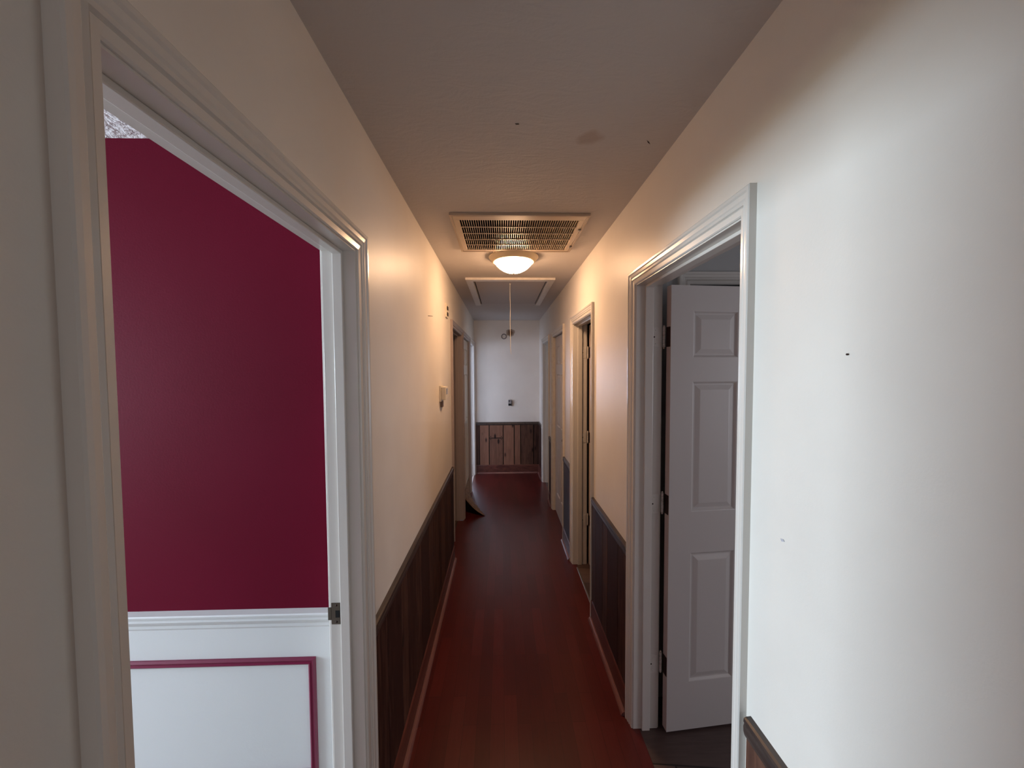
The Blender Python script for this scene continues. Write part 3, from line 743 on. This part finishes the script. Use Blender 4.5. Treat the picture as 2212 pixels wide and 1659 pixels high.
# ------------------------------------------------------------------ small wall fittings
th = tag(empty('thermostat', (XL, 2.66, 1.50)), 'cream thermostat box on the left wall before the middle doorway', 'thermostat')
mb = MB(); mb.box(XL, XL+.012, 2.60, 2.72, 1.440, 1.552, None, bev=.002); place(mb.build('back_plate', M_PLASTIC), th)
mb = MB(); mb.box(XL+.012, XL+.044, 2.608, 2.712, 1.452, 1.545, None, bev=.005); place(mb.build('cover', M_PLASTIC), th)
mb = MB(); mb.box(XL+.044, XL+.0455, 2.63, 2.69, 1.49, 1.53, None, bev=.0005); place(mb.build('display', mat('grey_display', (110, 104, 96), 0.2)), th)
mb = MB(); mb.box(XL+.0, XL+.016, 2.640, 2.690, 1.398, 1.440, None, bev=.003); place(mb.build('probe', mat('brownish_probe', (132, 106, 92), 0.5)), th)
vs_ = tag(empty('wall_chime_plate', (XL, 2.975, 2.13)), 'small pale plate with two dark slots high on the left wall', 'wall plate')
mb = MB(); mb.box(XL, XL+.010, 2.92, 3.02, 2.075, 2.185, None, bev=.002); place(mb.build('plate', M_PLASTIC), vs_)
for z in (2.103, 2.150):
    mb = MB(); mb.box(XL+.009, XL+.0145, 2.945, 3.002, z-.014, z+.014, None, bev=.002); place(mb.build('slot', mat('slot_dark', (40, 30, 26), 0.6)), vs_)

# grey wall box on the end wall
bx = tag(empty('wall_control_box', (0.122, YE, 1.12)), 'small grey control box with a black lower half on the end wall', 'control box')
mb = MB(); mb.box(0.096, 0.148, YE-.030, YE, 1.085, 1.180, None, bev=.004); place(mb.build('housing', M_GREYPL), bx)
mb = MB(); mb.box(0.100, 0.144, YE-.033, YE-.029, 1.088, 1.118, None, bev=.001); place(mb.build('lower_window', M_BLACK), bx)
mb = MB(); mb.box(0.102, 0.126, YE-.0325, YE-.029, 1.150, 1.172, None, bev=.001); place(mb.build('dial', mat('dark_dial', (84, 76, 80), 0.5)), bx)
mb = MB(); mb.box(0.148, 0.160, YE-.020, YE, 1.078, 1.165, None, bev=.003); place(mb.build('side_bracket', mat('bracket_grey', (104, 96, 98), 0.6)), bx)

# alarm mounting ring and the brown smudge beside it on the end wall
T = Matrix.Translation((0.036, YE, 2.185)) @ Matrix.Rotation(HP, 4, 'X')
mb = MB(); mb.lathe([(.030, 0), (.042, 0), (.044, .004), (.042, .010), (.034, .011), (.031, .008), (.030, 0)], (0, 0, 0), 32, None, T=T)
o = mb.build('alarm_mounting_ring', mat('grey_ring', (120, 112, 112), 0.6)); tag(o, 'grey round alarm mounting ring on the end wall', 'mounting ring')
random.seed(11)
mb = MB()
vs = []
for k in range(22):
    a = 2*math.pi*k/22; r = 1+random.uniform(-.16, .16)
    vs.append((0.137+.075*r*math.cos(a), YE-.0012, 2.245+.056*r*math.sin(a)))
mb.face(vs)
def patch_mat():
    m = mat('brown_smudge', (120, 92, 70), 0.8); nt = m.node_tree; L = nt.links; bs = nt.nodes['Principled BSDF']
    tc = nt.nodes.new('ShaderNodeTexCoord'); sb = nt.nodes.new('ShaderNodeVectorMath'); sb.operation = 'SUBTRACT'; sb.inputs[1].default_value = (0.137, YE, 2.245)
    ln = nt.nodes.new('ShaderNodeVectorMath'); ln.operation = 'LENGTH'
    n = nt.nodes.new('ShaderNodeTexNoise'); n.inputs['Scale'].default_value = 22
    ad = nt.nodes.new('ShaderNodeMath'); ad.operation = 'MULTIPLY_ADD'; ad.inputs[1].default_value = 0.06
    rp = nt.nodes.new('ShaderNodeValToRGB'); rp.color_ramp.elements[0].position = 0.055; rp.color_ramp.elements[0].color = lin((128, 98, 76))
    rp.color_ramp.elements[1].position = 0.115; rp.color_ramp.elements[1].color = lin((196, 186, 174))
    L.new(tc.outputs['Object'], sb.inputs[0]); L.new(sb.outputs[0], ln.inputs[0]); L.new(tc.outputs['Object'], n.inputs['Vector'])
    L.new(n.outputs['Fac'], ad.inputs[0]); L.new(ln.outputs['Value'], ad.inputs[2]); L.new(ad.outputs[0], rp.inputs[0]); L.new(rp.outputs[0], bs.inputs['Base Color'])
    return m
o = mb.build('wall_patch', patch_mat())
q = o.modifiers.new('t', 'SOLIDIFY'); q.thickness = .001
tag(o, 'brown stained patch on the end wall behind the pull cord', 'stain')

# nail in the bright wall, scuffs, ceiling flecks
mb = MB(); mb.lathe([(0, .004), (.0011, .004), (.0018, .0030), (.0018, .002), (.0007, .002), (.0007, 0)], (0, 0, 0), 16, None, T=Matrix.Translation((XR, 0.625, 1.688)) @ Matrix.Rotation(-HP, 4, 'Y'))
tag(mb.build('nail', M_HINGE), 'small dark nail in the bright right wall', 'nail')
def fleck(name, pts, nrm, label, m):
    mb = MB(); mb.face(pts); o = mb.build(name, m)
    q = o.modifiers.new('t', 'SOLIDIFY'); q.thickness = .0006
    tag(o, label, 'mark'); return o
M_FLECK = mat('dark_fleck', (62, 52, 48), 0.8)
M_SCUFF = mat('grey_scuff', (182, 180, 188), 0.8)
fleck('ceiling_fleck', [(0.496, 1.278, H-.0006), (0.508, 1.287, H-.0006), (0.517, 1.300, H-.0006), (0.506, 1.292, H-.0006)], None, 'small dark curved fleck on the ceiling near the right wall', M_FLECK)
fleck('ceiling_fleck', [(0.046, 1.201, H-.0006), (0.058, 1.200, H-.0006), (0.060, 1.205, H-.0006), (0.050, 1.206, H-.0006)], None, 'tiny dark fleck near the middle of the ceiling', M_FLECK)
fleck('wall_scuff', [(XR-.0006, 0.757, 1.297), (XR-.0006, 0.765, 1.294), (XR-.0006, 0.768, 1.299), (XR-.0006, 0.760, 1.301)], None, 'faint grey scuff low on the bright right wall', M_SCUFF)
fleck('wall_scratch', [(XL+.0006, 2.24, 1.984), (XL+.0006, 2.39, 2.004), (XL+.0006, 2.39, 2.007), (XL+.0006, 2.24, 1.988)], None, 'short dark scratch on the left wall before the lamp', M_FLECK)
